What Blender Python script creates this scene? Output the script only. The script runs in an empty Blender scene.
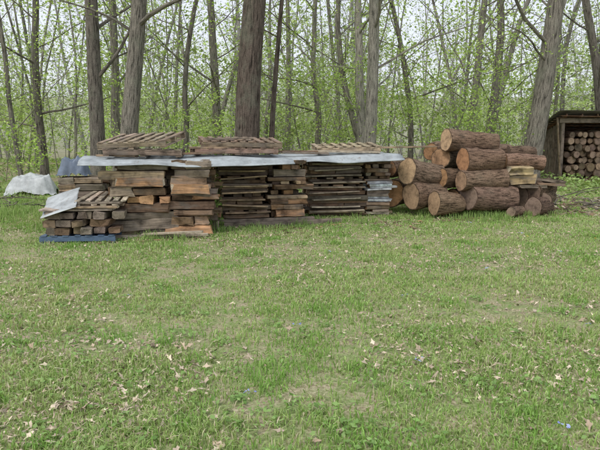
import bpy, math, numpy as np
from mathutils import Matrix, Vector
rng=np.random.default_rng(7)
sc=bpy.context.scene
R=math.radians
CAMH=1.6; F=576.0; PITCH=R(8.4)
# ---------- placing helpers (measurements taken from the photo) ----------
def raydir(px,py):
    x=(px-300)/F; v=-(py-225)/F
    c,s=math.cos(PITCH),math.sin(PITCH)
    return np.array([x, c+v*s, -s+v*c])
def at(px,py,D):
    d=raydir(px,py); return np.array([d[0]/d[1]*D, D, CAMH+d[2]/d[1]*D])
def gnd(px,py):
    d=raydir(px,py); t=CAMH/-d[2]; return np.array([d[0]*t,d[1]*t,0.])
# ---------- mesh builder ----------
class MB:
    def __init__(s): s.V=[];s.C=[];s.L=[];s.Fc=[];s.n=0;s.M=np.eye(4)
    def add(s,v,faces,col,lc=None,mat=0):
        v=np.asarray(v,float); 
        if lc is None: lc=v
        if not np.allclose(s.M,np.eye(4)): v=v@s.M[:3,:3].T+s.M[:3,3]
        col=np.asarray(col,float)
        if col.ndim==1: col=np.tile(col,(len(v),1))
        s.V.append(v);s.C.append(col);s.L.append(lc)
        if not isinstance(faces,list): faces=[(faces,mat)]
        for f,m in faces: s.Fc.append((np.asarray(f,np.int64)+s.n,m))
        s.n+=len(v)
    def build(s,name,mats,smooth=False):
        V=np.concatenate(s.V);C=np.concatenate(s.C);L=np.concatenate(s.L)
        loops=np.concatenate([f.ravel() for f,m in s.Fc])
        tot=np.concatenate([np.full(len(f),f.shape[1]) for f,m in s.Fc])
        mi=np.concatenate([np.full(len(f),m) for f,m in s.Fc])
        st=np.concatenate([[0],np.cumsum(tot)[:-1]])
        me=bpy.data.meshes.new(name)
        me.vertices.add(len(V));me.vertices.foreach_set('co',V.astype(np.float32).ravel())
        me.loops.add(len(loops));me.loops.foreach_set('vertex_index',loops.astype(np.int32))
        me.polygons.add(len(tot));me.polygons.foreach_set('loop_start',st.astype(np.int32))
        me.update(calc_edges=True)
        for m in mats: me.materials.append(m)
        me.polygons.foreach_set('material_index',mi.astype(np.int32))
        me.polygons.foreach_set('use_smooth',np.full(len(tot),smooth))
        a=me.attributes.new('col','FLOAT_COLOR','POINT')
        a.data.foreach_set('color',np.hstack([C,np.ones((len(C),1))]).astype(np.float32).ravel())
        a=me.attributes.new('lc','FLOAT_VECTOR','POINT')
        a.data.foreach_set('vector',L.astype(np.float32).ravel())
        me.update()
        o=bpy.data.objects.new(name,me);sc.collection.objects.link(o);return o
def vnoise(x,y,seed=0):
    def h(i,j):
        n=np.sin(i*127.1+j*311.7+seed*74.7)*43758.5453; return n-np.floor(n)
    xi=np.floor(x);yi=np.floor(y);fx=x-xi;fy=y-yi
    fx=fx*fx*(3-2*fx);fy=fy*fy*(3-2*fy)
    return (h(xi,yi)*(1-fx)+h(xi+1,yi)*fx)*(1-fy)+(h(xi,yi+1)*(1-fx)+h(xi+1,yi+1)*fx)*fy
def tfm(loc,yaw=0,tilt=0,roll=0):
    return np.array(Matrix.Translation(Vector(loc))@Matrix.Rotation(yaw,4,'Z')@Matrix.Rotation(tilt,4,'Y')@Matrix.Rotation(roll,4,'X'))
# ---------- materials ----------
class NT:
    def __init__(s,name):
        s.m=bpy.data.materials.new(name);s.m.use_nodes=True;s.t=s.m.node_tree
        s.b=s.t.nodes['Principled BSDF'];s.out=s.t.nodes['Material Output']
    def n(s,typ,**k):
        nd=s.t.nodes.new(typ)
        for a,v in k.items(): setattr(nd,a,v)
        return nd
    def l(s,a,b): s.t.links.new(a,b)
    def attr(s,name): 
        a=s.n('ShaderNodeAttribute',attribute_name=name); return a
    def scale(s,vec,sx,sy,sz):
        m=s.n('ShaderNodeVectorMath',operation='MULTIPLY');s.l(vec,m.inputs[0]);m.inputs[1].default_value=(sx,sy,sz);return m.outputs[0]
    def noise(s,vec,sc,det=4,rough=.6):
        m=s.n('ShaderNodeTexNoise');s.l(vec,m.inputs['Vector']);m.inputs['Scale'].default_value=sc
        m.inputs['Detail'].default_value=det;m.inputs['Roughness'].default_value=rough;return m.outputs['Fac']
    def ramp(s,fac,stops):
        r=s.n('ShaderNodeValToRGB');s.l(fac,r.inputs[0])
        e=r.color_ramp.elements
        while len(e)<len(stops): e.new(.5)
        for i,(p,c) in enumerate(stops):
            e[i].position=p;e[i].color=(*( (c,c,c) if np.isscalar(c) else c),1)
        return r.outputs[0]
    def mix(s,a,b,fac,mode='MIX'):
        m=s.n('ShaderNodeMix',data_type='RGBA',blend_type=mode)
        for v,i in ((fac,0),(a,6),(b,7)):
            if hasattr(v,'is_output'): s.l(v,m.inputs[i])
            elif i==0: m.inputs[0].default_value=v
            else: m.inputs[i].default_value=(*v,1)
        return m.outputs[2]
    def bump(s,h,dist,st=.6):
        b=s.n('ShaderNodeBump');s.l(h,b.inputs['Height']);b.inputs['Distance'].default_value=dist;b.inputs['Strength'].default_value=st
        s.l(b.outputs[0],s.b.inputs['Normal'])
    def fin(s,col,rough=.9,spec=.2,metal=0):
        s.l(col,s.b.inputs['Base Color']);s.b.inputs['Roughness'].default_value=rough
        s.b.inputs['Specular IOR Level'].default_value=spec;s.b.inputs['Metallic'].default_value=metal
        return s.m
def mk_bark(name,lich=.3,sc_=1.0,zs=3.2):
    t=NT(name);c=t.attr('col').outputs['Color'];v=t.attr('lc').outputs['Vector']
    n1=t.noise(t.scale(v,26*sc_,26*sc_,zs*sc_),1,6,.7)
    n2=t.noise(v,2.3,3); n3=t.noise(v,40,3)
    k=t.ramp(n1,[(.38,.25),(.48,.85),(.66,1.4)])
    col=t.mix(c,k,1,'MULTIPLY')
    lf=t.ramp(n2,[(.5,0.),(.68,lich)])
    col=t.mix(col,(.24,.26,.19),lf)
    k3=t.ramp(n3,[(.3,.7),(.7,1.25)])
    col=t.mix(col,k3,1,'MULTIPLY')
    t.bump(n1,.035,1);return t.fin(col,.95,.1)
def mk_wood():
    t=NT('weathered_wood');c=t.attr('col').outputs['Color'];v=t.attr('lc').outputs['Vector']
    n1=t.noise(t.scale(v,45,45,2.5),1,4,.6);n2=t.noise(v,5,4,.65)
    col=t.mix(c,t.ramp(n1,[(.3,.5),(.55,1.),(.75,1.25)]),1,'MULTIPLY')
    col=t.mix(col,t.ramp(n2,[(.32,.3),(.5,.9),(.7,1.25)]),1,'MULTIPLY')
    gr=t.noise(t.scale(v,9,9,3),1,3)
    col=t.mix(col,(.20,.17,.14),t.ramp(gr,[(.48,0.),(.66,.65)]))
    t.bump(n1,.006,.6);return t.fin(col,.85,.2)
def mk_end():
    t=NT('wood_end_grain');c=t.attr('col').outputs['Color'];v=t.attr('lc').outputs['Vector']
    xy=t.scale(v,1,1,0)
    ds=t.n('ShaderNodeVectorMath',operation='LENGTH');t.l(xy,ds.inputs[0])
    nz=t.noise(v,9,3)
    ma=t.n('ShaderNodeMath',operation='MULTIPLY_ADD');t.l(nz,ma.inputs[0]);ma.inputs[1].default_value=.05;t.l(ds.outputs['Value'],ma.inputs[2])
    mm=t.n('ShaderNodeMath',operation='MULTIPLY');t.l(ma.outputs[0],mm.inputs[0]);mm.inputs[1].default_value=330
    si=t.n('ShaderNodeMath',operation='SINE');t.l(mm.outputs[0],si.inputs[0])
    rg=t.ramp(si.outputs[0],[(0,.75),(1,1.05)])
    col=t.mix(c,rg,1,'MULTIPLY')
    col=t.mix(col,t.ramp(t.noise(v,6,5,.75),[(.33,.35),(.5,.9),(.7,1.3)]),1,'MULTIPLY')
    t.bump(t.noise(v,60,3),.004,.5);return t.fin(col,.85,.2)
def mk_leaf(name,tr=.45,rough=.6):
    t=NT(name);c=t.attr('col').outputs['Color']
    t.fin(c,rough,.25)
    if tr:
        tb=t.n('ShaderNodeBsdfTranslucent');t.l(t.mix(c,(1.35,1.35,.8),1,'MULTIPLY'),tb.inputs[0])
        mx=t.n('ShaderNodeMixShader');mx.inputs[0].default_value=tr
        t.l(t.b.outputs[0],mx.inputs[1]);t.l(tb.outputs[0],mx.inputs[2]);t.l(mx.outputs[0],t.out.inputs[0])
    return t.m
def mk_ground():
    t=NT('ground_soil_and_litter');g=t.n('ShaderNodeNewGeometry').outputs['Position']
    a=t.noise(g,.55,5,.6);b=t.noise(g,6,6,.7);c=t.noise(g,38,4,.7);d=t.noise(g,1.1,4)
    green=t.mix((.16,.21,.075),(.29,.35,.15),t.ramp(c,[(.35,0.),(.65,1.)]))
    litter=t.mix((.23,.185,.115),(.52,.45,.32),t.ramp(c,[(.38,0.),(.62,1.)]))
    f=t.ramp(b,[(.42,0.),(.64,1.)])
    near=t.mix(green,litter,f)
    near=t.mix(near,litter,t.ramp(d,[(.50,0.),(.66,.5)]))
    wood=t.mix(green,litter,t.ramp(a,[(.35,.25),(.6,1.)]))
    sx=t.n('ShaderNodeSeparateXYZ');t.l(g,sx.inputs[0])
    mr=t.n('ShaderNodeMapRange');t.l(sx.outputs['Y'],mr.inputs[0]);mr.inputs[1].default_value=19;mr.inputs[2].default_value=25
    col=t.mix(near,wood,mr.outputs[0])
    mr2=t.n('ShaderNodeMapRange');t.l(sx.outputs['Y'],mr2.inputs[0]);mr2.inputs[1].default_value=40;mr2.inputs[2].default_value=90
    far=t.mix((.28,.31,.21),(.40,.39,.30),t.ramp(t.noise(g,1.2,5,.7),[(.4,0.),(.6,1.)]))  # hill ground paled, distance haze put into its colour
    col=t.mix(col,far,mr2.outputs[0])
    t.bump(c,.03,.6);return t.fin(col,1,.05)
def mk_sheet(name,base,rough,metal,spec=.4):
    t=NT(name);g=t.attr('lc').outputs['Vector']
    n=t.noise(g,3,5,.65);n2=t.noise(g,14,4,.7)
    col=t.mix(base,tuple(x*.5 for x in base),t.ramp(n,[(.42,0.),(.7,1.)]))
    col=t.mix(col,(.16,.10,.06),t.ramp(n2,[(.58,0.),(.75,.6)]))
    return t.fin(col,rough,spec,metal)
def mk_plain(name,rough=.5,spec=.4,v=.25):
    t=NT(name);c=t.attr('col').outputs['Color'];g=t.attr('lc').outputs['Vector']
    col=t.mix(c,t.ramp(t.noise(g,6,5,.7),[(.3,1-v*1.6),(.7,1+v*.5)]),1,'MULTIPLY');return t.fin(col,rough,spec)
BARK=mk_bark('tree_bark');LBARK=mk_bark('log_bark',.10,1.1,5.5);WOOD=mk_wood();END=mk_end()
LEAF=mk_leaf('spring_leaf');FLEAF=mk_leaf('distant_leaf',.25);GRASS=mk_leaf('grass_blade',.25);DRY=mk_leaf('dry_leaf',0,.8)
GROUND=mk_ground();PAINT=mk_plain('dull_paint_plastic')
TIN=mk_sheet('galvanised_sheet',(.42,.46,.47),.5,.2);TINR=mk_sheet('old_roof_sheet',(.18,.165,.15),.7,.2)
# ---------- primitives ----------
def tube(B,P,rad,k,col,mat=0,caps=False,lump=0,seed=0.,zoff=None):
    P=np.asarray(P,float);rad=np.asarray(rad,float);n=len(P)
    T=np.gradient(P,axis=0);T/=np.linalg.norm(T,axis=1)[:,None]+1e-9
    m=T.mean(0);ref=np.array([0,0,1.]) if abs(m[2])<.8 else np.array([1.,0,0])
    U=np.cross(T,ref);U/=np.linalg.norm(U,axis=1)[:,None]+1e-9;W=np.cross(T,U)
    th=np.linspace(0,2*np.pi,k,endpoint=False)
    rr=rad[:,None]*np.ones(k)[None]
    if lump:
        zz=np.arange(n)[:,None]
        rr=rr*(1+lump*(np.sin(2*th+seed+.25*zz)+.7*np.sin(3*th+seed*2-.3*zz)+.5*np.sin(5*th+seed*3+.5*zz)+.4*np.sin(9*th+seed+zz)))
    V=P[:,None]+rr[...,None]*(np.cos(th)[None,:,None]*U[:,None]+np.sin(th)[None,:,None]*W[:,None])
    cum=np.concatenate([[0],np.cumsum(np.linalg.norm(np.diff(P,axis=0),axis=1))])
    if zoff is None: zoff=rng.random()*50
    lc=np.stack([rr*np.cos(th),rr*np.sin(th),np.repeat((cum+zoff)[:,None],k,1)],-1)
    i=np.arange(n-1)[:,None]*k;j=np.arange(k)[None];j2=(j+1)%k
    f=np.stack([i+j,i+j2,i+k+j2,i+k+j],-1).reshape(-1,4)
    B.add(V.reshape(-1,3),f,col,lc.reshape(-1,3),mat)
    return V,lc
def piece(B,c,yaw,L,W,H,col,ecol,tilt=0,roll=0,mats=(0,1),rough=.05,n=4):
    """sawn / split timber, length on local x, irregular section"""
    ch=.12*min(W,H)
    a,b=W/2,H/2
    sec=np.array([[-a+ch,-b],[a-ch,-b],[a,-b+ch],[a,b-ch],[a-ch,b],[-a+ch,b],[-a,b-ch],[-a,-b+ch]])
    sec=sec+rng.normal(0,rough*min(W,H),sec.shape)*.8
    k=8;xs=np.linspace(-L/2,L/2,n)
    V=np.zeros((n,k,3));V[...,0]=xs[:,None];V[...,1:]=sec[None]
    V[...,1:]+=rng.normal(0,rough*.4*min(W,H),(n,k,2))
    V[0,:,0]+=rng.normal(0,rough*.12,k);V[-1,:,0]+=rng.normal(0,rough*.12,k)
    bow=rng.normal(0,.004)*L;V[...,2]+=bow*(1-(2*xs/L)**2)[:,None]
    off=rng.random(3)*np.array([.3,.3,40])
    lc=np.stack([V[...,1]+off[0],V[...,2]+off[1],V[...,0]+off[2]],-1).reshape(-1,3)
    M=tfm(c,yaw,tilt,roll);v=V.reshape(-1,3);v=v@M[:3,:3].T+M[:3,3]
    i=np.arange(n-1)[:,None]*k;j=np.arange(k)[None];j2=(j+1)%k
    f=np.stack([i+j,i+j2,i+k+j2,i+k+j],-1).reshape(-1,4)
    B.add(v,f,col,lc,mats[0])
    for s_,e in ((0,-1),(n-1,1)):
        vv=v[s_*k:(s_+1)*k];B.add(vv,np.arange(k)[None] if e>0 else np.arange(k)[None][:,::-1],ecol,lc[s_*k:(s_+1)*k],mats[1])
def jit(c,s=.15):
    c=np.array(c)*(1+rng.normal(0,s));return np.clip(c*(1+rng.normal(0,.025,3)),.01,.9)
def log(B,c0,ax,L,r,ecol,bcol,k=30,n=10,bark=.93):
    ax=np.array(ax,float);ax/=np.linalg.norm(ax)
    P=np.array(c0)+np.linspace(0,L,n)[:,None]*ax
    side=np.cross(ax,[0,0,1]);P+=side*(rng.normal(0,.03)*np.sin(np.linspace(0,math.pi,n)))[:,None]
    P[:,2]+=rng.normal(0,.012)*np.sin(np.linspace(0,math.pi,n))
    seed=rng.random()*6;rad=r*(1+rng.normal(0,.03,n))*np.linspace(1.02,.93,n)
    V,lc=tube(B,P,rad,k,bcol,0,lump=.045,seed=seed)
    for idx,cc in ((0,P[0]),(n-1,P[-1])):
        ring=V[idx];inn=cc+(ring-cc)*bark+ax*(.004 if idx else -.004)
        vv=np.vstack([ring,inn,[cc+ax*(.004 if idx else -.004)]])
        l2=lc[idx];lz=l2[0,2];ll=np.vstack([l2,np.column_stack([l2[:,:2]*bark,l2[:,2]]),[[0,0,lz]]])
        j=np.arange(k);j2=(j+1)%k
        q=np.stack([j,j2,k+j2,k+j],-1);tr=np.stack([k+j,k+j2,np.full(k,2*k)],-1)
        B.add(vv[:2*k],q,bcol*.6,ll[:2*k],0)
        B.add(vv,tr,ecol,ll,1)
def quads(B,P,size,cols,flat=0.,asp=.6,mat=0,up=None):
    """leaf-shaped rhombic faces around points"""
    n=len(P);N=rng.normal(0,1,(n,3));N[:,2]=np.abs(N[:,2])+flat;N/=np.linalg.norm(N,axis=1)[:,None]
    A=np.cross(N,rng.normal(0,1,(n,3)));A/=np.linalg.norm(A,axis=1)[:,None];Bv=np.cross(N,A)
    s=(size*(rng.random(n)*.7+.65))[:,None]
    v=np.stack([P-A*s*.5,P+Bv*s*asp*.5-A*s*.05,P+A*s*.5,P-Bv*s*asp*.5-A*s*.05],1).reshape(-1,3)
    B.add(v,np.arange(4*n).reshape(-1,4),np.repeat(cols,4,axis=0),None,mat)
def leafcols(n,a,b,bright=.2):
    t=rng.random((n,1));c=np.array(a)*(1-t)+np.array(b)*t
    return np.clip(c*(1+rng.normal(0,bright,(n,1))),.01,.8)
# ---------- ground ----------
def gz(x,y):
    r=np.clip((y-60)/120,0,1);hill=14*r*r*(3-2*r)
    w=np.clip((y-20)/20,0,1)
    return hill+.5*w*(vnoise(x/9,y/9,3)-.5)+.05*(vnoise(x/2.2,y/2.2,5)-.5)*np.clip((y-13)/5,0,1)
ys=np.concatenate([np.arange(-40,0,4),np.arange(0,30,.35),np.arange(30,90,2),np.geomspace(90,600,24)])
xs=np.concatenate([-np.geomspace(600,16,26),np.arange(-15,15.1,.4),np.geomspace(16,600,26)])
X,Y=np.meshgrid(xs,ys);Z=gz(X,Y)
B=MB();nx=len(xs);i=(np.arange(len(ys)-1)*nx)[:,None];j=np.arange(nx-1)[None]
B.add(np.stack([X,Y,Z],-1).reshape(-1,3),np.stack([i+j,i+j+1,i+nx+j+1,i+nx+j],-1).reshape(-1,4),(.1,.1,.05))
B.build('ground',[GROUND],True)
# ---------- lawn grass ----------
def patch(x,y): return .4*vnoise(x/1.3,y/.9,11)+.3*vnoise(x/.35,y/.3,12)+.3*vnoise(x/.12,y/.11,13)
def blades(B,x,y,z,h,w,cols,lean=.5):
    n=len(x);a=rng.random(n)*2*np.pi;la=rng.random(n)*2*np.pi;l=np.abs(rng.normal(0,lean,n))
    b=np.stack([x,y,z],-1);d=np.stack([np.cos(a),np.sin(a),0*a],-1)*w[:,None]*.5
    ld=np.stack([np.cos(la)*l,np.sin(la)*l,0*a],-1)*h[:,None]
    mid=b+ld*.35+np.array([0,0,1])*(h*.6)[:,None];tip=b+ld+np.array([0,0,1])*(h*np.clip(1-.35*l,.25,1))[:,None]
    v=np.stack([b-d,b+d,mid+d*.8,mid-d*.8,tip],1).reshape(-1,3)
    k=np.arange(n)[:,None]*5
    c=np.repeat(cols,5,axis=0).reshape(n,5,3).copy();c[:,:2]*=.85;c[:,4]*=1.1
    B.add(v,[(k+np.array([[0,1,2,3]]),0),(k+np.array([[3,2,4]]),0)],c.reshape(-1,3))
B=MB()
N=430000
u=rng.random(N);D=2.0+20*u**1.5
x=(rng.random(N)*2-1)*(D*.62+1.2);y=D
pt=patch(x,y);keep=rng.random(N)<np.clip((pt-.31)*3.3,.11,1);x,y,pt=x[keep],y[keep],pt[keep];n=len(x)
h=(.018+.045*pt*rng.random(n)+.02*(vnoise(x/.5,y/.5,9)>.68)*rng.random(n)*2)*(1+.015*y);w=.0035+.0012*y*(.6+.8*rng.random(n))
cols=leafcols(n,(.24,.37,.10),(.42,.54,.21),.18)
t=np.clip((vnoise(x/2.5,y/1.8,21)-.35)*1.6,0,1)[:,None];cols=cols*(1-t*.4)+np.array([.47,.49,.25])*t*.4
dry=rng.random(n)<.19;cols[dry]=leafcols(dry.sum(),(.46,.41,.28),(.62,.56,.41),.15)
blades(B,x,y,gz(x,y),h,w,cols,.85)
B.build('lawn_grass',[GRASS])
# clumps of coarser grass
B=MB();
for _ in range(620):
    D=2.2+17*rng.random()**1.2;cx=(rng.random()*2-1)*(D*.6+1)
    m=int(25+rng.random()*70);s=.05+.15*rng.random()
    x=cx+rng.normal(0,s,m);y=D+rng.normal(0,s,m)
    blades(B,x,y,gz(x,y),.03+.06*rng.random(m),.005+.0006*y,leafcols(m,(.17,.33,.06),(.28,.45,.12),.15),.7)
B.build('grass_clumps',[GRASS])
# broad-leaved lawn weeds (plantain, clover)
B=MB()
for _ in range(1100):
    D=2.2+12*rng.random()**1.3;cx=(rng.random()*2-1)*(D*.6+1);m=int(6+rng.random()*18);s=.03+.06*rng.random()
    P=np.stack([cx+rng.normal(0,s,m),D+rng.normal(0,s,m),.012+.035*rng.random(m)],-1)
    quads(B,P,np.full(m,.022+.02*rng.random()),leafcols(m,(.16,.29,.07),(.29,.43,.15),.15),1.5,.6)
B.build('lawn_weeds',[GRASS])
# fallen dry leaves, lobed
def drop(B,x,y,z,s,cols):
    n=len(x);k=9;th=np.linspace(0,2*np.pi,k,endpoint=False);prof=np.array([1,.45,.8,.4,.65,.65,.4,.8,.45])
    a=rng.random(n)*6.28;nrm=rng.normal(0,.35,(n,2))
    px=np.cos(th)[None]*prof*s[:,None];py=np.sin(th)[None]*prof*s[:,None]*.62
    X=px*np.cos(a)[:,None]-py*np.sin(a)[:,None];Y=px*np.sin(a)[:,None]+py*np.cos(a)[:,None]
    Z=X*nrm[:,:1]+Y*nrm[:,1:]+np.abs(py)*.5*rng.normal(0,1,(n,1))
    v=np.stack([X+x[:,None],Y+y[:,None],Z+z[:,None]],-1)
    c=np.stack([x,y,z],-1)[:,None];v=np.concatenate([v,c],1).reshape(-1,3)
    j=np.arange(k);f=np.stack([j,(j+1)%k,np.full(k,k)],-1)
    F_=(np.arange(n)[:,None,None]*(k+1)+f[None]).reshape(-1,3)
    B.add(v,F_,np.repeat(cols,k+1,axis=0))
B=MB();N=46000
D=2.0+20*rng.random(N)**1.2;x=(rng.random(N)*2-1)*(D*.62+1.2);y=D
k=rng.random(N)<np.clip(.12+1.9*(vnoise(x/1.1,y/.8,31)-.35)+.4*(.5-patch(x,y)),.05,1);x,y=x[k],y[k];n=len(x)
drop(B,x,y,gz(x,y)+.010+.026*rng.random(n),.014+.032*rng.random(n)**2,leafcols(n,(.34,.26,.18),(.60,.51,.39),.2))
B.build('fallen_leaves',[DRY])
# violets & dandelions
B=MB()
for px,py in [(565,435),(487,272),(404,300),(560,255),(130,300),(250,400),(590,330),(520,236),(470,225),(330,255),(420,365),(300,330)]:
    g=gnd(px,py);P=g+rng.normal(0,.02,(7,3))*[1,1,.15]+[0,0,.055];quads(B,P,.022,leafcols(7,(.28,.32,.72),(.4,.45,.85)),1)
B.build('wild_violets',[GRASS])
B=MB()
for _ in range(16):
    D=5+13*rng.random();g=np.array([(rng.random()*2-1)*D*.55,D,.05]);P=g+rng.normal(0,.006,(8,3));quads(B,P,.018,leafcols(8,(.5,.38,.03),(.6,.5,.05)),1)
B.build('dandelions',[GRASS])
# ---------- trees ----------
def grow(B,LP,s,d,L,r,lev,maxl,k,nseg,kids,col,wob=.12,sag=0,start=.25,tip=.3,lean_up=.25,lens=(.35,.5,.5)):
    P=[np.array(s,float)];d=np.array(d,float);d/=np.linalg.norm(d);st=L/nseg;ds=[d]
    for q in range(nseg):
        d=d+rng.normal(0,wob,3)*[1,1,.6]+np.array([0,0,sag if lev else 0]);d/=np.linalg.norm(d);P.append(P[-1]+d*st);ds.append(d)
    P=np.array(P);rad=r*np.linspace(1,tip,nseg+1)
    if lev==0 and r>.12: rad[0]*=1.35;
    tube(B,P,rad,max(3,k),col,0,lump=.02 if lev==0 else 0,seed=rng.random()*6)
    if lev>=maxl or lev>=1: LP.append(P[max(1,nseg//2 if lev<maxl else 1):])
    if lev<maxl:
        nk=kids[lev]
        for q in range(nk):
            t=start+(1-start)*(q+rng.random())/nk;f=t*nseg;i0=min(int(f),nseg-1);p=P[i0]+(P[i0+1]-P[i0])*(f-i0)
            a=rng.random()*6.28;o=np.array([math.cos(a),math.sin(a),lean_up+rng.normal(0,.3)])
            nd=o+ds[i0]*(.35 if lev==0 else .9)
            rr=r*(1-(1-tip)*t)
            big=min(rr*.32,.06) if lev==0 else rr*.5
            grow(B,LP,p,nd,L*lens[lev]*(.6+.7*rng.random())*(1-.4*t if lev==0 else 1),big*(.45+.65*rng.random()),lev+1,maxl,k-4 if lev==0 else k-1,max(6 if lev==0 else 4,nseg//2),kids,col,(.11 if lev==0 and wob<.06 else wob*1.35),sag,.2,.2,lean_up,lens)
GREENA=(.25,.38,.095);GREENB=(.46,.58,.21)
def leaves(B,LP,per,size,spread,ca=GREENA,cb=GREENB,zmin=1.2,mat=1,dens=None,ztop=None):
    P=np.concatenate(LP);P=P[P[:,2]>zmin]
    pr=np.full(len(P),.75 if dens is None else dens)
    if ztop: pr*=np.clip(1.3-P[:,2]/ztop,.3,1)
    P=P[rng.random(len(P))<pr]
    if not len(P): return
    Q=np.repeat(P,per,axis=0)+rng.normal(0,1,(len(P)*per,3))*[spread,spread,spread*.5]
    c=leafcols(len(Q),ca,cb,.2)*np.repeat(.7+.6*rng.random((len(P),1)),per,axis=0)
    quads(B,Q,np.full(len(Q),size),c,.6,.65,mat)
def tree(name,px,py,D,wpx,px_top,col,H=14,kids=(13,5,3),leaf=4,start=.2,wob=.035,lz=1.5,size=.085,spread=.25):
    B=MB();b=at(px,100,D);t=at(px_top,0,D)
    dz=t[2]-at(px,100,D)[2];dx=(t[0]-b[0])/dz
    base=np.array([b[0]-dx*b[2],D,0.]);base[2]=gz(base[0],base[1])-.12
    LP=[];grow(B,LP,base,(dx,rng.normal(0,.02),1),H,wpx/2/F*D*1.04,0,3 if D<23 else 2,18,16,kids,np.array(col),wob,0,start,.35)
    leaves(B,LP,leaf,size,spread,zmin=lz,dens=.65);return B.build(name,[BARK,LEAF],True)
g1=(.23,.21,.175);g2=(.185,.165,.14);dk=(.13,.105,.085);lt=(.31,.29,.24)
tree('oak_tree',100,150,17,15,102,g2,start=.24,wob=.012)
tree('oak_tree',131,150,16,18,137,g1,start=.28,wob=.015)
tree('oak_tree',116,150,21,9,114,g1,kids=(9,4,3))
tree('oak_tree',249,150,14.5,26,253,dk,H=16,start=.4,wob=.015)
tree('hickory_tree',271,150,15.5,6,275,dk,H=9,kids=(9,4,2),start=.3,wob=.02)
tree('hickory_tree',357,150,20,10,349,lt,H=13,kids=(10,4,3),start=.18,wob=.05)
tree('hickory_tree',374,150,18,13,383,lt,H=14,start=.2,wob=.02)
tree('hickory_tree',352,150,22,7,322,g1,H=12,kids=(9,4,3),start=.2,wob=.06)
tree('maple_tree',470,150,25,8,474,g1,H=15,kids=(14,6,3),start=.15)
tree('maple_tree',494,150,27,9,503,g2,H=15,kids=(14,6,3),start=.15)
tree('oak_tree',543,150,19,19,562,g1,H=15,start=.22,wob=.015)
tree('oak_tree',217,150,24,9,215,g1,H=15,kids=(12,5,3),start=.15)
tree('oak_tree',178,150,22,6,170,g2,H=13,kids=(12,5,3),start=.15,wob=.06)
tree('oak_tree',40,150,22,8,34,g2,H=14,kids=(13,5,3),start=.12,wob=.05)
tree('maple_tree',10,150,19,5,-6,g1,H=12,kids=(16,6,4),start=.12,wob=.05)
tree('maple_tree',418,150,24,6,430,g2,H=13,kids=(12,5,3),start=.12,wob=.06)
tree('oak_tree',600,150,25,10,592,g2,H=14,kids=(12,5,3),start=.15)
tree('hickory_tree',308,150,26,6,296,g1,H=14,kids=(11,5,3),start=.15,wob=.06)
# saplings / understory shrubs (one mass)
B=MB()
for q in range(200):
    D=16+26*rng.random();xx=(rng.random()*2-1)*(D*.62+2);
    if 8.0<xx<15 and D<25: continue
    if D<18 and -2<xx<7 : D+=3
    H=1.8+4.6*rng.random();LP=[]
    grow(B,LP,(xx,D,float(gz(xx,D))-.05),(rng.normal(0,.2),0,1),H,.012+.012*rng.random(),0,2,5,6,(8,4),np.array(g1),.10,0,.25,.3,.15,(.42,.5))
    t=rng.random();leaves(B,LP,4,.09,.17,ca=np.array(GREENA)*(.8+.45*t),cb=np.array(GREENB)*(.8+.45*t),zmin=.3,dens=.75)
B.build('understory_saplings',[BARK,LEAF],True)
# low woodland herbs
B=MB();N=60000
D=17+34*rng.random(N)**1.2;x=(rng.random(N)*2-1)*(D*.62+2)
k=rng.random(N)<np.clip((vnoise(x/2.4,D/2.4,41)-.36)*4,0,1);x,D=x[k],D[k];n=len(x)
P=np.stack([x,D,gz(x,D)+.03+.38*rng.random(n)**1.5*vnoise(x/1.5,D/1.5,43)*1.5],-1)
quads(B,P,np.full(n,.13),leafcols(n,(.19,.29,.09),(.34,.45,.16),.2),.8);B.build('woodland_herbs',[FLEAF])
# distant woods
B=MB()
for q in range(270):
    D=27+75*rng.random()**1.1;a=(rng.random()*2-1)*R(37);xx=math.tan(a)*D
    haze=np.clip((D-20)/60,0,1);col=np.array(g1)*(1-haze)*(.7+.5*rng.random())+np.array([.43,.43,.41])*haze  # aerial haze blended into bark and leaf colours, growing with distance
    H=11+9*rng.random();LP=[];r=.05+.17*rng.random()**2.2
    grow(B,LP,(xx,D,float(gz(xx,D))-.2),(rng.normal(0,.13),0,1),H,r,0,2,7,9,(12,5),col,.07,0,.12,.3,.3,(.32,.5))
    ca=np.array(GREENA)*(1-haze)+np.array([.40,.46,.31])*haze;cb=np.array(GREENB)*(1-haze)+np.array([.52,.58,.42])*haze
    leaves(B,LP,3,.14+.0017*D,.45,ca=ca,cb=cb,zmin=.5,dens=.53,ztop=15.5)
# low leafy masses among distant trunks
for q in range(320):
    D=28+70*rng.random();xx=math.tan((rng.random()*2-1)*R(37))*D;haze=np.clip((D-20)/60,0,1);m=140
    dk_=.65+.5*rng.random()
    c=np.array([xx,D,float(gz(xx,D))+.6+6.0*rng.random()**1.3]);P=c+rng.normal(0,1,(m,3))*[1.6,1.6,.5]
    quads(B,P,np.full(m,.16+.0015*D),dk_*leafcols(m,np.array(GREENA)*.85*(1-haze)+np.array([.38,.44,.30])*haze,np.array(GREENB)*(1-haze)+np.array([.50,.56,.40])*haze),.5,.65,1)  # leaf colours carry the same painted distance haze
B.build('distant_woods',[BARK,FLEAF],True)
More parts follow.
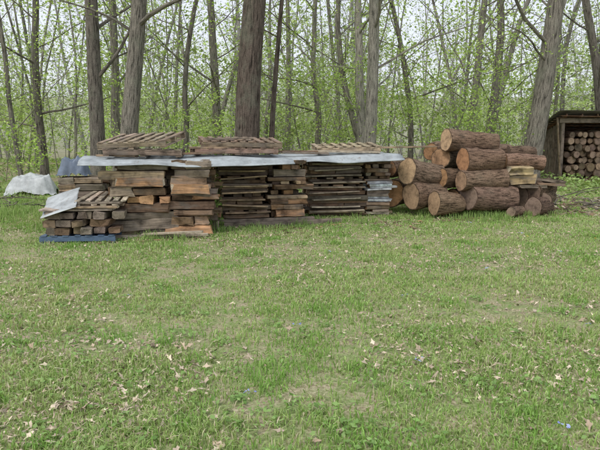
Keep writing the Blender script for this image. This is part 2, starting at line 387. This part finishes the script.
# ---------- timber stacks ----------
ORG=(.40,.235,.125);TAN=(.39,.29,.19);GRY=(.27,.22,.17);BRN=(.225,.15,.095);DRK=(.12,.09,.068);PAL=(.56,.48,.36);WHT=(.66,.71,.74)
def column(B,x0,x1,ztop,dep,pal,tmin,tmax,z0=.02,pe=.35,ov=.06,front=-1,rough=.07):
    z=z0
    while z<ztop-.01:
        t=tmin+(tmax-tmin)*rng.random();t=min(t,ztop-z) if ztop-z>tmin*.6 else ztop-z
        if t<.012: break
        if rng.random()<pe:
            x=x0+.02
            while x<x1-.05:
                w=min(.09+.14*rng.random(),x1-x);c=jit(pal[rng.integers(len(pal))],.25)
                piece(B,(x+w/2,-.0+rng.normal(0,.05),z+t/2),R(90)+rng.normal(0,.07),dep*(.9+.12*rng.random()),w*.95,t*(.8+.18*rng.random()),c,c*1.1,rough=rough);x+=w+.01+.09*rng.random()**2
        else:
            y=-dep/2
            while y<dep/2-.06:
                w=.13+.14*rng.random();c=jit(pal[rng.integers(len(pal))],.25);L=(x1-x0)+rng.normal(0,ov)
                if t>.075 and rng.random()<.3:
                    L1=L*(.35+.3*rng.random());c2=jit(pal[rng.integers(len(pal))],.25)
                    piece(B,(x0+L1/2,y+w/2+rng.normal(0,.02),z+t/2),rng.normal(0,.06),L1*.97,w*.94,t*.95,c,c*1.15,tilt=rng.normal(0,.012),rough=rough)
                    piece(B,(x0+(L+L1)/2,y+w/2+rng.normal(0,.02),z+t/2),rng.normal(0,.06),(L-L1)*.97,w*.94,t*.84,c2,c2*1.15,tilt=rng.normal(0,.012),rough=rough)
                else:
                    piece(B,((x0+x1)/2+rng.normal(0,ov*.7),y+w/2+rng.normal(0,.025),z+t/2),rng.normal(0,.06),L,w*.94,t*(.82+.14*rng.random()),c,jit(ORG,.2) if rng.random()<.3 else c*1.15,tilt=rng.normal(0,.014),rough=rough)
                y+=w+.05*rng.random()
        z+=t
# stack 1
B=MB();B.M=tfm((-2.36,9.95,0),R(6))
column(B,-.80,.14,1.25,1.0,[ORG,TAN,GRY,BRN,GRY,BRN],.09,.20,pe=.12,ov=.09,rough=.12)
column(B,.18,.80,1.27,1.0,[ORG,BRN,TAN,GRY,BRN],.08,.18,pe=.12,ov=.11,rough=.12)
piece(B,(-.1,-.56,.035),R(3),1.75,.12,.05,np.array(PAL)*.9,np.array(PAL));piece(B,(.2,-.66,.09),R(-9),1.0,.10,.03,np.array(PAL),np.array(PAL),tilt=R(-3))
piece(B,(.50,-.57,.80),R(4),.6,.05,.15,np.array(ORG)*1.1,np.array(PAL),tilt=R(2),rough=.2)
piece(B,(-.3,-.56,.92),R(-3),.75,.05,.12,np.array(ORG)*1.1,np.array(PAL),tilt=R(1),rough=.2)
B.build('timber_stack',[WOOD,END])
# stack 2
B=MB();B.M=tfm((-.80,11.35,0),R(14))
column(B,-.86,.06,1.22,1.05,[GRY,BRN,DRK,TAN,BRN,BRN],.035,.10,pe=.2,ov=.09,z0=.14)
column(B,.12,.80,1.22,1.05,[DRK,BRN,GRY,BRN,ORG,TAN],.06,.15,pe=.4,ov=.06,z0=.14)
for q in range(7): piece(B,(-.4+rng.normal(0,.05),-.57,.25+.13*q+rng.normal(0,.02)),rng.normal(0,.05),.85,.12,.028,jit(TAN,.15)*1.2,jit(PAL,.1),tilt=rng.normal(0,.03))
piece(B,(0,-.52,.07),0,1.95,.12,.13,np.array(GRY),np.array(TAN));piece(B,(0,.4,.07),0,1.9,.12,.13,np.array(GRY),np.array(TAN))
piece(B,(.35,-.64,.045),R(3),2.3,.12,.09,np.array(GRY)*.9,np.array(TAN))
B.build('timber_stack',[WOOD,END])
# stack 3
B=MB();B.M=tfm((.98,12.6,0),R(10))
column(B,-.88,.28,1.25,1.0,[GRY,BRN,DRK,TAN,BRN,BRN],.035,.11,pe=.25,ov=.09,z0=.02)
for q in range(9): piece(B,(-.3+rng.normal(0,.05),-.55,.12+.125*q+rng.normal(0,.02)),rng.normal(0,.05),1.1+rng.normal(0,.08),.12,.028,jit(PAL,.15)*.9,jit(PAL,.1),tilt=rng.normal(0,.025))
column(B,.34,.90,.30,1.0,[PAL,TAN,WHT],.04,.09,pe=.1,z0=.02)
column(B,.34,.90,.78,1.0,[WHT,WHT,GRY,WHT],.035,.075,pe=.0,ov=.05,z0=.30)
column(B,.34,.90,1.25,1.0,[BRN,GRY,DRK],.06,.12,pe=.5,z0=.78)
B.build('timber_stack',[WOOD,END])
# ---------- pallets ----------
def pallet(name,loc,yaw,tilt=0,roll=0,W=1.2,Dp=1.0,col=TAN,mat=None,nsl=7,sag=0):
    B=MB();B.M=tfm(loc,yaw,tilt,roll);c=np.array(col)
    for yy in (-Dp/2+.03,0,Dp/2-.03): piece(B,(0,yy,.065),0,W,.045,.085,jit(c,.1),jit(c,.1)*1.1)
    for q in range(nsl):
        xx=-W/2+.05+q*(W-.1)/(nsl-1)+rng.normal(0,.008);piece(B,(xx,0,.119),R(90)+rng.normal(0,.02),Dp,.09,.018,jit(c,.22),jit(c,.1),rough=.02)
    for q in (0,2,4): 
        xx=-W/2+.05+q*(W-.1)/4;piece(B,(xx,0,.012),R(90),Dp,.09,.018,jit(c,.15),jit(c,.1),rough=.02)
    return B.build(name,[mat or WOOD,mat or END])
pallet('wooden_pallet',(-2.65,10.0,1.325),R(8),R(1),0,1.25,1.0,GRY)
pallet('wooden_pallet',(-2.72,10.1,1.53),R(-9),R(-2),R(9),1.2,1.0,(.38,.30,.21))
pallet('wooden_pallet',(-1.25,10.85,1.335),R(16),0,0,1.5,1.0,(.28,.20,.145))
pallet('wooden_pallet',(-1.15,10.95,1.49),R(13),R(1),R(5),1.45,1.05,(.31,.225,.16),nsl=9)
pallet('wooden_pallet',(.98,12.65,1.37),R(6),R(-1.5),R(5),1.35,1.0,(.46,.38,.25))
B=MB();piece(B,at(408,147,12.4),R(14),1.3,.13,.035,np.array(TAN),np.array(TAN),tilt=R(-1));B.build('loose_board',[WOOD,END])
B=MB()
for (x_,y_,z_,yw,L,c) in [(-1.75,10.1,1.375,12,.9,BRN),(-3.1,9.85,1.335,-8,.7,TAN),(.1,11.75,1.34,20,1.0,GRY),(-.1,11.9,1.37,8,.9,BRN),(.9,12.0,1.36,3,1.5,PAL),(-1.2,10.5,1.47,20,1.6,TAN),(-1.3,10.6,1.62,5,.9,GRY)]:
    piece(B,(x_,y_,z_),R(yw),L,.14,.035,np.array(c),np.array(c),tilt=rng.normal(0,.02))
B.build('loose_boards',[WOOD,END])
# corrugated sheets
def sheet(name,loc,yaw,tilt,roll,W,Dp,mat=TIN,sag=.02,waves=14,amp=.009,droop=0):
    n1,n2=24,int(waves*8);X,Y=np.meshgrid(np.linspace(-W/2,W/2,n1),np.linspace(-Dp/2,Dp/2,n2));ph=Y/Dp
    Z=amp*np.sin(ph*waves*2*np.pi)+sag*np.sin(X*2.6+.7)+.012*np.sin(Y*5+X*3)
    if droop: Z-=droop*np.clip((-Y-Dp/2+.22)/.22,0,1)**1.5*(.6+.8*vnoise(X*1.3,Y*0,17))
    B=MB();B.M=tfm(loc,yaw,tilt,roll);i=(np.arange(n2-1)*n1)[:,None];j=np.arange(n1-1)[None]
    B.add(np.stack([X,Y,Z],-1).reshape(-1,3),np.stack([i+j,i+j+1,i+n1+j+1,i+n1+j],-1).reshape(-1,4),(.5,.5,.5))
    o=B.build(name,[mat],True);m=o.modifiers.new('t','SOLIDIFY');m.thickness=.006;return o
sheet('corrugated_metal_sheet',(-1.95,10.13,1.295),R(14),0,R(2),3.5,1.4,sag=.014,droop=.09)
sheet('corrugated_metal_sheet',(.75,12.15,1.30),R(16),R(-1.2),R(2.5),2.5,1.4,sag=.015,droop=.10)
# ---------- small stack on blue pallet ----------
pallet('blue_pallet',(-3.52,9.35,0.0),R(5),0,0,1.15,1.0,(.09,.14,.22),PAINT)
B=MB();B.M=tfm((-3.5,9.35,.132),R(5))
for r_ in range(3):
    x=-.52
    while x<.5:
        w=.12+.12*rng.random();c=jit([BRN,GRY,TAN,GRY][rng.integers(4)],.2)*.9;piece(B,(x+w/2,rng.normal(0,.05),.06+r_*.12),R(90)+rng.normal(0,.05),.9,w*.95,.085+.03*rng.random(),c,c*1.1,rough=.09);x+=w+.03*rng.random()
for q in range(3): piece(B,(rng.normal(0,.03),-.3+.3*q,.385),R(rng.normal(0,2)),1.1,.26,.035,jit(PAL,.1),jit(PAL,.1))
for q in range(6): piece(B,(.22+rng.normal(0,.02),-.4+.15*q,.425+.0*q),R(rng.normal(0,4)),.75,.10,.03,jit(TAN,.15),jit(PAL,.1))
for q in range(4): piece(B,(.0+.18*q,.05,.455),R(90+rng.normal(0,3)),.8,.09,.025,jit(PAL,.15),jit(PAL,.1))
for q in range(4): piece(B,(.22+rng.normal(0,.03),-.3+.2*q,.485),R(rng.normal(0,4)),.7,.09,.025,jit(GRY,.15),jit(PAL,.1))
for q in range(6): piece(B,(.0+.13*q,.1,.55+.0*q),R(90+rng.normal(0,3)),.85,.08,.02,jit(PAL,.15),jit(PAL,.1),roll=0,tilt=R(-5))
B.build('lumber_stack',[WOOD,END])
sheet('bent_metal_sheet',(-3.83,9.2,.60),R(12),R(-16),R(14),.55,.95,mk_sheet('pale_sheet',(.48,.51,.51),.5,.1),sag=.03,waves=4,amp=.006)
# white tarp over a low heap, dark blue tarp bundle
def tarp(name,loc,yaw,sx,sy,hgt,col,seed,edge=3.5):
    B=MB();n1=56;X,Y=np.meshgrid(np.linspace(-1,1,n1),np.linspace(-1,1,n1));rr=(np.abs(X)**4+np.abs(Y)**4)**.25
    rr=rr*(1+.12*(vnoise(X*4+9,Y*4,seed)-.5))
    Z=hgt*np.clip((1-rr)*edge,0,1)**.7*(.6+.6*vnoise(X*2.5+5,Y*2,seed))+.13*hgt*vnoise(X*6,Y*6,seed+1)+.06*hgt*vnoise(X*15,Y*15,seed+2)
    B.M=tfm(loc,yaw);i=(np.arange(n1-1)*n1)[:,None];j=np.arange(n1-1)[None]
    B.add(np.stack([X*sx*(1+.1*vnoise(Y*5,X*2,seed)),Y*sy,Z],-1).reshape(-1,3),np.stack([i+j,i+j+1,i+n1+j+1,i+n1+j],-1).reshape(-1,4),col)
    return B.build(name,[PAINT],True)
tarp('white_tarp',(-7.9,17,0),R(15),.66,.5,.52,(.56,.59,.60),3)
B=MB();B.M=tfm((-4.25,11.2,0),R(8));column(B,-.34,.5,.90,.8,[GRY,BRN,TAN,ORG],.08,.15,pe=.3);B.build('timber_stack',[WOOD,END])
tarp('blue_tarp',(-4.36,11.15,.905),R(12),.27,.3,.30,(.15,.19,.25),12,4)
# ---------- log pile ----------
par=bpy.data.objects.new('log_pile',None);sc.collection.objects.link(par);par.location=(3.5,12.3,0)
lb=np.array([.19,.13,.09]);eo=(.46,.26,.135);et=(.48,.33,.20);eg=(.27,.20,.145)
LG=[ # px,py,rpx,D, a, L, end, barkmul
(446,140,11,12.5,15,1.15,et,1.2),(463,160,11.5,12.1,14,.98,eo,1.),(503,161,7.5,12.3,8,.80,et,1.5),
(431,152,8.5,13.1,50,1.1,eo,1.),(441,158,10,12.7,42,1.1,(.50,.31,.17),1.),
(407,171,13.5,12.2,24,.82,et,1.1),(388,168,10,13.0,48,1.0,eo,1.),(441,178,11,12.3,28,.8,eo,1.),(461,181,10,11.95,14,1.08,et,1.),
(392,193,14,12.6,50,1.1,eo,1.),(411,196,14.5,12.1,26,.85,et,1.1),(434,203,12,11.75,28,.68,et,1.1),(468,197,14,11.95,16,1.05,eg,1.),
(451,200,11,12.5,40,1.1,eo,1.),(531,192,11,12.3,42,.85,eg,.9),(519,197,12,12.5,45,.9,eg,.9),(533,207,9.5,11.95,45,.6,eg,.8),(543,200,8,12.2,50,.6,eg,.8),
(478,155,11,13.2,24,.9,eo,1.),(500,178,12,13.0,22,.8,eg,1.),(425,178,12,13.1,30,1.0,eo,1.),(508,154,8,13.2,12,.6,eg,1.1),(511,212,5,11.7,35,.4,eg,.8),
(470,180,13,12.9,22,1.0,eg,1.),(490,200,13,12.9,22,1.0,eg,1.)]
for i,(px,py,rp,D,a,L,e,bm) in enumerate(LG):
    B=MB();p=at(px,py,D);r=rp/F*D*(1+rng.normal(0,.03));p[2]=max(p[2],r*.96);ax=(math.cos(R(a+rng.normal(0,6))),math.sin(R(a)),rng.normal(0,.045) if i else -.07)
    log(B,p-par.location,ax,L*(1+rng.normal(0,.07)),r,jit(e,.15),jit(lb*bm,.18));o=B.build('log_%d'%(i+1),[LBARK,END],True);o.parent=par
# split pieces
B=MB()
for (px,py,D,yw,L,W,H,c) in [(520,170,12.2,8,.52,.18,.15,(.46,.36,.20)),(521,180,12.25,4,.55,.22,.17,(.42,.31,.17)),(548,180,12.5,-4,.7,.25,.05,GRY),(545,184,12.4,6,.75,.3,.05,BRN),(530,186,12.3,10,.6,.3,.06,GRY)]:
    piece(B,at(px,py,D),R(yw),L,W,H,np.array(c),jit(PAL,.1),rough=.15,tilt=R(rng.normal(0,4)))
B.build('split_wood',[WOOD,END])
# bark debris and sticks
B=MB()
for q in range(900):
    x_=4.6+rng.random()*6;y_=12.0+rng.random()*3.9-.1*(x_-5);s=.03+.10*rng.random()**2
    piece(B,(x_,y_,.02+.05*rng.random()),rng.random()*6,s*2,s*.5+.01,.015,jit([BRN,TAN,PAL,GRY][rng.integers(4)],.3),jit(TAN),rough=.1,tilt=rng.normal(0,.2),n=2)
for q in range(200):
    x_=-3.3+rng.random()*8.5;y_=9.3+(x_+3.3)*.38-.35+rng.normal(0,.25);s=.02+.06*rng.random()**2
    piece(B,(x_,y_,.02),rng.random()*6,s*2,s*.6+.01,.01,jit([BRN,TAN,ORG][rng.integers(3)],.3),jit(TAN),rough=.1,n=2)
B.build('bark_debris',[WOOD,END])
B=MB()
for q in range(70):
    x_=-8.5+rng.random()*3.6 if q<34 else 5+rng.random()*6;y_=12.5+rng.random()*3;a=rng.random()*6.28;L=.4+1.2*rng.random()
    P=np.array([x_,y_,.04+.15*rng.random()])+np.linspace(0,L,6)[:,None]*np.array([math.cos(a),math.sin(a),rng.normal(.05,.12)])+rng.normal(0,.025,(6,3));P[:,2]=np.abs(P[:,2])+.01
    tube(B,P,np.linspace(.018,.005,6),5,jit(g1,.2))
B.build('fallen_branches',[BARK],True)
# weeds round the piles
B=MB()
W_=[(209,232,.10,.8,40)]+[(209,228,.13,.5,60)]
for q in range(60):
    t=rng.random();px=110+440*t;py=(241-25*min(1,t*1.5))+rng.normal(0,3);W_.append((px,py,.10,.09+.12*rng.random(),40))
for q in range(30): W_.append((440+rng.random()*110,216+rng.normal(0,3),.12,.15+.14*rng.random(),60))
for q in range(40): W_.append((rng.random()*45-5,212+rng.normal(0,9),.2,.12+.2*rng.random(),40))
for px,py,s,h,m in W_:
    g=gnd(px,py);x=g[0]+rng.normal(0,s,m);y=g[1]+rng.normal(0,s,m);blades(B,x,y,0*x,h*(.4+.6*rng.random(m)),np.full(m,.011),leafcols(m,(.18,.30,.08),(.31,.43,.14),.2),.4)
g=gnd(210,228)
P=np.array([g[0],g[1]+.1,.5])+rng.normal(0,1,(900,3))*[.10,.22,.36];P[:,2]=np.abs(P[:,2]);quads(B,P,np.full(900,.07),leafcols(900,(.22,.36,.08),(.38,.51,.16)),.5)
B.build('tall_weeds',[GRASS])
# ---------- woodshed ----------
shed=bpy.data.objects.new('woodshed',None);sc.collection.objects.link(shed)
SY=21.5;xL=at(561,150,SY)[0];xR=xL+3.4;zt=at(565,119,SY)[2]
def part(name,fn,mats,smooth=False):
    B=MB();fn(B);o=B.build(name,mats,smooth);o.parent=shed
def posts(B):
    for xx in (xL,xL+1.7,xR):
        for yy,hh in ((SY,zt),(SY+1.6,zt-.45)): piece(B,(xx,yy,hh/2-.05),0,hh+.1,.12,.12,jit(GRY),jit(GRY),tilt=R(90))
    piece(B,((xL+xR)/2,SY-.075,zt-.06),0,3.7,.05,.16,np.array(GRY),np.array(GRY))
    piece(B,((xL+xR)/2,SY+1.675,zt-.5),0,3.7,.05,.16,np.array(GRY),np.array(GRY))
    piece(B,(xL-.12,SY-.1,zt*.5),0,zt*1.03,.09,.05,np.array(TAN)*.7,np.array(TAN),tilt=R(84))
def walls(B):
    for q in range(18): piece(B,(xL+.1+q*.19,SY+1.75,(zt-.5)/2),0,zt-.5,.02,.18,jit(BRN),jit(BRN),tilt=R(90),rough=.02)
    for q in range(8): piece(B,(xL-.06,SY+.15+q*.2,(zt-.1-.055*q)/2),R(90),zt-.15-.055*q,.02,.18,jit(DRK),jit(BRN),tilt=R(90),rough=.02)
def rafters(B):
    for q in range(7): piece(B,(xL+q*.56,SY+.8,zt-.17),R(90),2.3,.05,.1,jit((.2,.1,.06)),jit(BRN),tilt=R(15))
    for q in range(11): piece(B,((xL+xR)/2,SY-.3+q*.22,zt+.02+.08-.06*q),0,3.9,.18,.02,jit((.22,.12,.07)),jit(BRN),rough=.02)
part('posts',posts,[WOOD,END]);part('walls',walls,[WOOD,END]);part('rafters',rafters,[WOOD,END])
ro=sheet('roof',((xL+xR)/2,SY+.8,zt-.07),0,0,R(-15.3),4.1,2.7,TINR,sag=.005,waves=20);ro.parent=shed
def slogs(B):
    for row in range(8):
        x=xL+.2+(row%2)*.1
        while x<xR-.1:
            r=.09+.07*rng.random();log(B,(x+r,SY+.02+rng.normal(0,.07),.14+row*.235+rng.normal(0,.02)),(0+rng.normal(0,.05),1,0),1.1,r,jit([eg,(.20,.15,.11),(.25,.18,.12)][rng.integers(3)],.3),jit(lb),k=14,n=3,bark=.86);x+=2*r+.01
part('stacked_logs',slogs,[LBARK,END],True)
# ---------- light, world, camera ----------
w=bpy.data.worlds.new('World');sc.world=w;w.use_nodes=True;nt=w.node_tree
sk=nt.nodes.new('ShaderNodeTexSky');sk.sky_type='NISHITA';sk.sun_disc=False;sk.sun_elevation=R(52);sk.sun_rotation=R(215);sk.air_density=1.;sk.dust_density=4;sk.ozone_density=1.5
mx=nt.nodes.new('ShaderNodeMix');mx.data_type='RGBA';mx.inputs[0].default_value=.75;mx.inputs[7].default_value=(7.5,7.75,8.5,1)
nt.links.new(sk.outputs[0],mx.inputs[6])
bg=nt.nodes['Background'];bg.inputs[1].default_value=.15;nt.links.new(mx.outputs[2],bg.inputs[0])
sl=bpy.data.lights.new('sun','SUN');sl.energy=1.5;sl.angle=R(16);sl.color=(1,.95,.88);so=bpy.data.objects.new('sun',sl);sc.collection.objects.link(so)
az=R(215);el=R(52);dv=Vector((math.sin(az)*math.cos(el),math.cos(az)*math.cos(el),math.sin(el)))
so.rotation_euler=dv.to_track_quat('Z','Y').to_euler()
cd=bpy.data.cameras.new('camera');cd.sensor_width=36;cd.lens=F/600*36;cd.clip_end=2000;cd.clip_start=.05
co=bpy.data.objects.new('camera',cd);sc.collection.objects.link(co);co.location=(0,0,CAMH);co.rotation_euler=(R(90)-PITCH,0,0);sc.camera=co
sc.view_settings.view_transform='Standard';sc.view_settings.look='None';sc.view_settings.exposure=0
